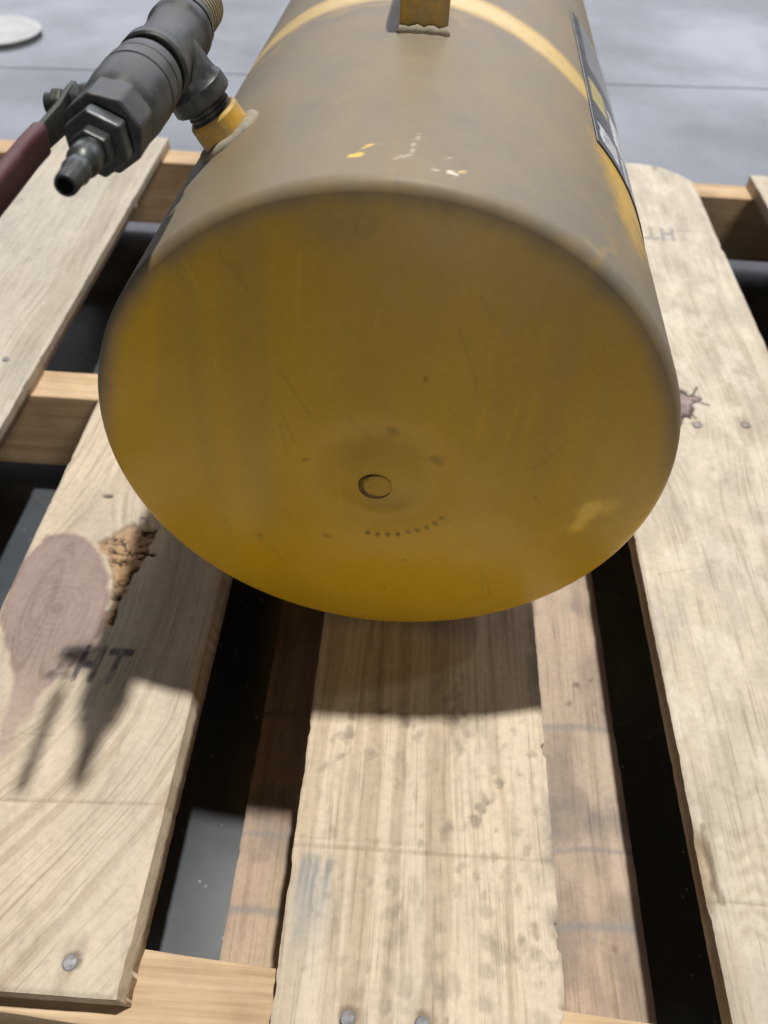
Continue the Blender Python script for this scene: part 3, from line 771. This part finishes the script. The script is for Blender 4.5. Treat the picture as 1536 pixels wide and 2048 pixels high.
# decal on the right flank
def decal():
    s0, s1 = 0.152, 0.395; t0, t1 = math.radians(41.0), math.radians(112)
    ns, nt_ = 150, 130
    s = np.linspace(s0, s1, ns); t = np.linspace(t0, t1, nt_)
    S, T_ = np.meshgrid(s, t, indexing='ij')
    r = TR + 0.00045 + 0 * S
    X = TC.x + AX.x * S + SX.x * r * np.sin(T_); Y = TC.y + AX.y * S + SX.y * r * np.sin(T_); Z = TC.z + r * np.cos(T_)
    a = (T_ - t0) * TR; b_ = S - s0
    c = np.ones(S.shape + (3,)) * np.array([0.035, 0.038, 0.048])
    def rect(a0, a1, b0, b1, col, seed, ragged=0.002):
        nonlocal c
        d = np.maximum(np.maximum(a0 - a, a - a1), np.maximum(b0 - b_, b_ - b1)) + (fbm(a * 220, b_ * 220, seed) - 0.5) * ragged
        c = mixc(c, col, 1 - sstep(-0.0003, 0.0006, d))
    rect(0.006, 0.024, 0.072, 0.112, (0.48, 0.40, 0.12), 301)
    rect(0.006, 0.026, 0.012, 0.036, (0.66, 0.66, 0.70), 302, 0.005)
    rect(0.029, 0.062, 0.050, 0.100, (0.70, 0.70, 0.74), 303, 0.005)
    for k in range(4):
        rect(0.034 + 0.010 * k, 0.039 + 0.010 * k, 0.006, 0.040, (0.58, 0.58, 0.63), 310 + k, 0.004)
    for k in range(3):
        rect(0.010, 0.024, 0.016 + 0.007 * k, 0.018 + 0.007 * k, (0.06, 0.06, 0.07), 320 + k, 0.003)
        rect(0.036, 0.058, 0.058 + 0.013 * k, 0.062 + 0.013 * k, (0.06, 0.06, 0.07), 330 + k, 0.004)
    rect(0.010, 0.05, 0.140, 0.25, (0.20, 0.20, 0.21), 340)
    v = np.stack([X, Y, Z], -1).reshape(-1, 3); idx = np.arange(ns * nt_).reshape(ns, nt_)
    q = np.stack([idx[:-1, :-1], idx[1:, :-1], idx[1:, 1:], idx[:-1, 1:]], -1).reshape(-1, 4)
    me = mesh_np('decal', v, q, None, c.reshape(-1, 3))
    o = link('decal', me, M['decal'], tank)
    o['label'] = 'black printed decal with yellow and white blocks'
    md = o.modifiers.new('thickness', 'SOLIDIFY'); md.thickness = 0.0004; md.offset = -1
decal()

# strap handle on top of the tank
def strap():
    w = 0.0138; th_ = 0.0045
    foot_s = 0.188
    path = [(foot_s, -0.004), (foot_s + 0.0005, 0.012), (foot_s + 0.003, 0.030), (foot_s + 0.007, 0.046), (foot_s + 0.016, 0.058), (foot_s + 0.032, 0.064)]
    path += [(foot_s + 0.032 + 0.012 * k, 0.064) for k in range(1, 9)]
    e = path[-1][0]
    path += [(e + 0.016, 0.058), (e + 0.025, 0.046), (e + 0.029, 0.030), (e + 0.0315, 0.012), (e + 0.032, -0.004)]
    v = []; f = []
    n = len(path)
    for i, (s, h) in enumerate(path):
        p0 = path[max(0, i - 1)]; p1 = path[min(n - 1, i + 1)]
        tx, tz = p1[0] - p0[0], p1[1] - p0[1]; l = math.hypot(tx, tz); nx, nz = -tz / l, tx / l
        for side in (-1, 1):
            for k in (0, 1):
                P_ = TC + AX * (s - nx * th_ * (k - 0.0)) + SX * (side * w) + Vector((0, 0, TR + h - nz * th_ * k))
                v.append(P_)
    for i in range(n - 1):
        a = i * 4; b_ = a + 4
        f += [(a, a + 2, b_ + 2, b_), (a + 1, b_ + 1, b_ + 3, a + 3), (a, b_, b_ + 1, a + 1), (a + 2, a + 3, b_ + 3, b_ + 2)]
    f += [(0, 1, 3, 2), (4 * n - 4, 4 * n - 2, 4 * n - 1, 4 * n - 3)]
    me = bpy.data.meshes.new('handle'); me.from_pydata(v, [], f)
    bm = bmesh.new(); bm.from_mesh(me); bmesh.ops.recalc_face_normals(bm, faces=bm.faces); bm.to_mesh(me); bm.free()
    o = link('carry_handle', me, M['yellow'], tank)
    md = o.modifiers.new('bevel', 'BEVEL'); md.width = 0.0012; md.segments = 3; md.limit_method = 'ANGLE'
    for p in me.polygons: p.use_smooth = True
    # weld bead at the foot
    v = []; q = []; ns, nr = 40, 10
    rnd = random.Random(4)
    for i in range(ns):
        u = -1 + 2 * i / (ns - 1)
        x = u * (w + 0.0015); rr = 0.0029 + 0.0005 * math.sin(i * 0.55) + rnd.uniform(-0.00025, 0.00025)
        if abs(u) > 0.93: rr *= 0.55
        for k in range(nr):
            a = 2 * math.pi * k / nr
            v.append(TC + AX * (foot_s - 0.0018 + rr * 1.1 * math.cos(a)) + SX * x + Vector((0, 0, math.sqrt(TR * TR - x * x) + 0.0006 + rr * math.sin(a))))
    for i in range(ns - 1):
        for k in range(nr):
            q.append((i * nr + k, i * nr + (k + 1) % nr, (i + 1) * nr + (k + 1) % nr, (i + 1) * nr + k))
    q += [tuple(range(nr)), tuple((ns - 1) * nr + k for k in range(nr - 1, -1, -1))]
    me = bpy.data.meshes.new('weld_bead'); me.from_pydata(v, [], q)
    for p in me.polygons: p.use_smooth = True
    link('weld_bead', me, M['weld'], o)
strap()

# ------------------------------------------------------------------ port, tee, valve
TEE = Vector((-0.1270, -0.6540, 0.4445))
TIP = Vector((-0.1240, -0.8120, 0.4500))
RUN = (TIP - TEE).normalized()                     # from the tee towards the nipple
port_th = math.radians(-38.0)
PB = cylpt(0.1085, port_th, TR)
BR = (PB - TEE).normalized()                       # from the tee towards the tank
BL = (PB - TEE).length
def prism(name, n, r, t0, t1, rot=0.0, ch=0.0010):
    bm = bmesh.new()
    vs_ = []
    for t in (t0, t1):
        vs_.append([bm.verts.new((r * math.cos(2 * math.pi * k / n + rot), r * math.sin(2 * math.pi * k / n + rot), t)) for k in range(n)])
    bm.faces.new(vs_[0][::-1]); bm.faces.new(vs_[1])
    for k in range(n): bm.faces.new((vs_[0][k], vs_[0][(k + 1) % n], vs_[1][(k + 1) % n], vs_[1][k]))
    bmesh.ops.bevel(bm, geom=list(bm.edges), offset=ch, segments=2, affect='EDGES', profile=0.5)
    me = bpy.data.meshes.new(name); bm.to_mesh(me); bm.free()
    return me
def threads(r, t0, t1, pitch, depth):
    p = []; t = t0
    while t < t1:
        p += [(t, r), (t + pitch * 0.35, r), (t + pitch * 0.5, r - depth), (t + pitch * 0.85, r - depth)]; t += pitch
    return p
def join_meshes(name, meshes):
    bm = bmesh.new()
    for me in meshes: bm.from_mesh(me)
    out = bpy.data.meshes.new(name); bm.to_mesh(out); bm.free()
    for me in meshes: bpy.data.meshes.remove(me)
    return out
def mat_to(origin, direction, xdir=None):
    z = Vector(direction).normalized()
    x = Vector(xdir) if xdir is not None else Vector((0, 0, 1))
    x = (x - z * x.dot(z)).normalized(); y = z.cross(x)
    return Matrix(((x.x, y.x, z.x, origin[0]), (x.y, y.y, z.y, origin[1]), (x.z, y.z, z.z, origin[2]), (0, 0, 0, 1)))
def on_run(me, d, name, mat, parent):
    me.transform(mat_to(TEE, RUN)); return link(name, me, mat, parent)

# welded yellow half coupling on the tank and its pale weld
half = lathe('port_collar', [(-0.006, 0.0145), (0.0125, 0.0142), (0.0140, 0.0132), (0.0140, 0.0095)], 40)
half.transform(mat_to(PB, -BR)); collar = link('port_collar', half, M['yellow'], tank)
def saddle_weld():
    v = []; q = []; n, nr = 64, 8
    rnd = random.Random(9)
    e1 = BR.cross(AX).normalized(); e2 = BR.cross(e1).normalized()
    for i in range(n):
        a = 2 * math.pi * i / n
        rad = 0.0152
        p = PB + e1 * (rad * math.cos(a)) + e2 * (rad * math.sin(a))
        # drop on to the cylinder along the branch
        rel = p - TC; rel -= AX * rel.dot(AX)
        dd = BR - AX * BR.dot(AX)
        A2 = dd.dot(dd); B2 = 2 * rel.dot(dd); C2 = rel.dot(rel) - TR * TR
        disc = max(0, B2 * B2 - 4 * A2 * C2)
        t_ = (-B2 - math.sqrt(disc)) / (2 * A2)
        p = p + BR * t_
        rr = 0.0030 + 0.0005 * math.sin(i * 0.45) + rnd.uniform(-0.0002, 0.0002)
        out = (e1 * math.cos(a) + e2 * math.sin(a))
        for k in range(nr):
            b_ = 2 * math.pi * k / nr
            v.append(p + out * (rr * 1.5 * math.cos(b_)) - BR * (rr * math.sin(b_)))
    for i in range(n):
        for k in range(nr):
            i2 = (i + 1) % n; k2 = (k + 1) % nr
            q.append((i * nr + k, i * nr + k2, i2 * nr + k2, i2 * nr + k))
    me = bpy.data.meshes.new('weld_bead'); me.from_pydata(v, [], q)
    for p in me.polygons: p.use_smooth = True
    link('weld_bead', me, M['weld'], collar)
saddle_weld()

# pipe nipple between collar and tee
pn = lathe('pipe_nipple', threads(0.0120, 0.018, BL - 0.010, 0.0023, 0.0010), 32)
pn.transform(mat_to(TEE, BR)); link('pipe_nipple', pn, M['iron'], tank)

# tee: run and branch
run_p = [(-0.0320, 0.0115), (-0.0320, 0.0150), (-0.0308, 0.0161), (-0.0235, 0.0163), (-0.0215, 0.0155), (-0.0170, 0.0146), (0.0, 0.0142), (0.0170, 0.0146), (0.0215, 0.0155), (0.0235, 0.0164), (0.0310, 0.0164), (0.0322, 0.0154), (0.0322, 0.0115)]
m1 = lathe('a', run_p, 48); m1.transform(mat_to(TEE, RUN))
br_p = [(0.0, 0.0140), (0.015, 0.0143), (0.0190, 0.0152), (0.0203, 0.0162), (0.0268, 0.0164), (0.0280, 0.0154), (0.0280, 0.0115)]
m2 = lathe('b', br_p, 48); m2.transform(mat_to(TEE, BR))
tee = link('tee_fitting', join_meshes('tee_fitting', [m1, m2]), M['iron'], tank)
# threaded plug in the far end of the tee
m1 = lathe('x', [(-0.0430, 0.0120), (-0.0425, 0.0150), (-0.0370, 0.0152), (-0.0365, 0.0142), (-0.0315, 0.0142)], 40); m1.transform(mat_to(TEE, RUN))
m2 = lathe('y', [(-0.080, 0.0075), (-0.080, 0.0100)] + threads(0.0132, -0.0790, -0.0400, 0.0046, 0.0016) + [(-0.039, 0.0132)], 40); m2.transform(mat_to(TEE, RUN))
pg = link('threaded_stub', m2, M['brass'], tank)
link('hex_collar', m1, M['iron'], pg)

# ball valve body: coupling, round body with turned lines, eight-sided end
vb = [(0.0322, 0.0118), (0.0400, 0.0118), (0.0400, 0.0148), (0.0415, 0.0160), (0.0500, 0.0164), (0.0504, 0.0160), (0.0514, 0.0160), (0.0518, 0.0166), (0.0620, 0.0168), (0.0624, 0.0163), (0.0635, 0.0163), (0.0640, 0.0167), (0.0760, 0.0166), (0.0840, 0.0160), (0.0900, 0.0150), (0.0920, 0.0143), (0.0920, 0.0095)]
me = lathe('ball_valve', vb, 56)
valve = on_run(me, 0, 'ball_valve', M['iron'], tank)
on_run(prism('x', 8, 0.0158, 0.0910, 0.1105, math.radians(12), 0.0010), 0, 'octagon_end', M['iron'], valve)
# reducing bushing and hose nipple
on_run(prism('x', 6, 0.0130, 0.1135, 0.1212, math.radians(5), 0.0009), 0, 'hex_bushing', M['steel'], valve)
on_run(lathe('x', [(0.1090, 0.0100), (0.1140, 0.0100)], 32), 0, 'bushing_neck', M['bore'], valve)
hose = on_run(prism('x', 6, 0.0083, 0.1215, 0.1285, math.radians(5), 0.0007), 0, 'hex_nut', M['steel'], tank)
L_ = (TIP - TEE).length
nip = [(0.1280, 0.0062), (0.1290, 0.0058), (0.1302, 0.0058), (0.1318, 0.0062), (0.1375, 0.0062), (0.1395, 0.0056), (0.1412, 0.0047), (0.1430, 0.0046), (0.1446, 0.0051), (0.1464, 0.0052), (0.1485, 0.0047), (0.1515, 0.0044), (L_ - 0.0012, 0.0043), (L_, 0.0040), (L_, 0.0030), (L_ - 0.0120, 0.0029)]
on_run(lathe('x', nip, 40, True, False), 0, 'hose_nipple', M['steel'], tank)
on_run(lathe('x', [(L_ - 0.0115, 0.0002), (L_ - 0.0115, 0.0030)], 24, True, False), 0, 'bore', M['bore'], bpy.data.objects['hose_nipple'])

# stem, packing nut and lever
STC = TEE + RUN * 0.076
LAT = Vector((-1.0, 0.0, -0.06)).normalized()
stem_p = lathe('x', [(0.010, 0.0085), (0.0175, 0.0082), (0.0178, 0.0048), (0.0345, 0.0046)], 32)
stem_p.transform(mat_to(STC, LAT)); stem = link('valve_stem', stem_p, M['iron'], valve)
pk = prism('x', 6, 0.0080, 0.0160, 0.0225, 0.3); pk.transform(mat_to(STC, LAT)); link('packing_nut', pk, M['iron'], valve)
ln = prism('x', 6, 0.0064, 0.0268, 0.0315, 0.1); ln.transform(mat_to(STC, LAT)); link('lever_nut', ln, M['blacksteel'], valve)
def strip(name, pts, wd, th_, mat, parent, rnd_=0.0008, seg=2):
    """flat bar through world points; width along local 'up', thickness across"""
    v = []; f = []; n = len(pts)
    for i, p in enumerate(pts):
        a = pts[max(0, i - 1)]; b_ = pts[min(n - 1, i + 1)]
        t = (b_ - a).normalized(); up = (Vector((0.10, 0.12, 1)) - t * Vector((0.10, 0.12, 1)).dot(t)).normalized(); sd = t.cross(up)
        wv = wd[i] if isinstance(wd, (list, tuple)) else wd
        for su, ss in ((1, 1), (1, -1), (-1, -1), (-1, 1)): v.append(p + up * (su * wv) + sd * (ss * th_))
    for i in range(n - 1):
        for k in range(4): f.append((i * 4 + k, i * 4 + (k + 1) % 4, (i + 1) * 4 + (k + 1) % 4, (i + 1) * 4 + k))
    f += [(0, 1, 2, 3), tuple((n - 1) * 4 + k for k in (3, 2, 1, 0))]
    me = bpy.data.meshes.new(name); me.from_pydata(v, [], f)
    bm = bmesh.new(); bm.from_mesh(me); bmesh.ops.recalc_face_normals(bm, faces=bm.faces); bm.to_mesh(me); bm.free()
    for p in me.polygons: p.use_smooth = True
    o = link(name, me, mat, parent)
    md = o.modifiers.new('bevel', 'BEVEL'); md.width = rnd_; md.segments = seg; md.limit_method = 'ANGLE'; md.angle_limit = math.radians(50)
    return o
LV = STC + LAT * 0.0246
LEV = [LV + Vector((0.0005, 0.008, 0.001)), LV, LV + Vector((-0.001, -0.010, -0.002)), LV + Vector((-0.003, -0.024, -0.003)), LV + Vector((-0.0042, -0.040, -0.0035)), LV + Vector((-0.0052, -0.086, -0.005))]
strip('lever', LEV, [0.0062, 0.0070, 0.0066, 0.0058, 0.0055, 0.0055], 0.0012, M['blacksteel'], valve, 0.0006)
SLV = [LV + Vector((-0.0032, -0.0265, -0.0031)), LV + Vector((-0.0042, -0.040, -0.0035)), LV + Vector((-0.0048, -0.065, -0.0045)), LV + Vector((-0.0054, -0.090, -0.0052))]
strip('lever_sleeve', SLV, 0.0069, 0.0032, M['vinyl'], valve, 0.0028, 5)

# ------------------------------------------------------------------ white lid lying on the floor
lid = lathe('round_lid', [(0.0006, 0.086), (0.003, 0.090), (0.0075, 0.091), (0.0088, 0.089), (0.0088, 0.085), (0.0080, 0.082), (0.0080, 0.03)], 72)
lo = link('round_lid', lid, M['lid'])
lo.location = (-0.900, 0.735, 0.0)
lo['label'] = 'white round lid lying flat on the grey concrete floor'; lo['category'] = 'lid'
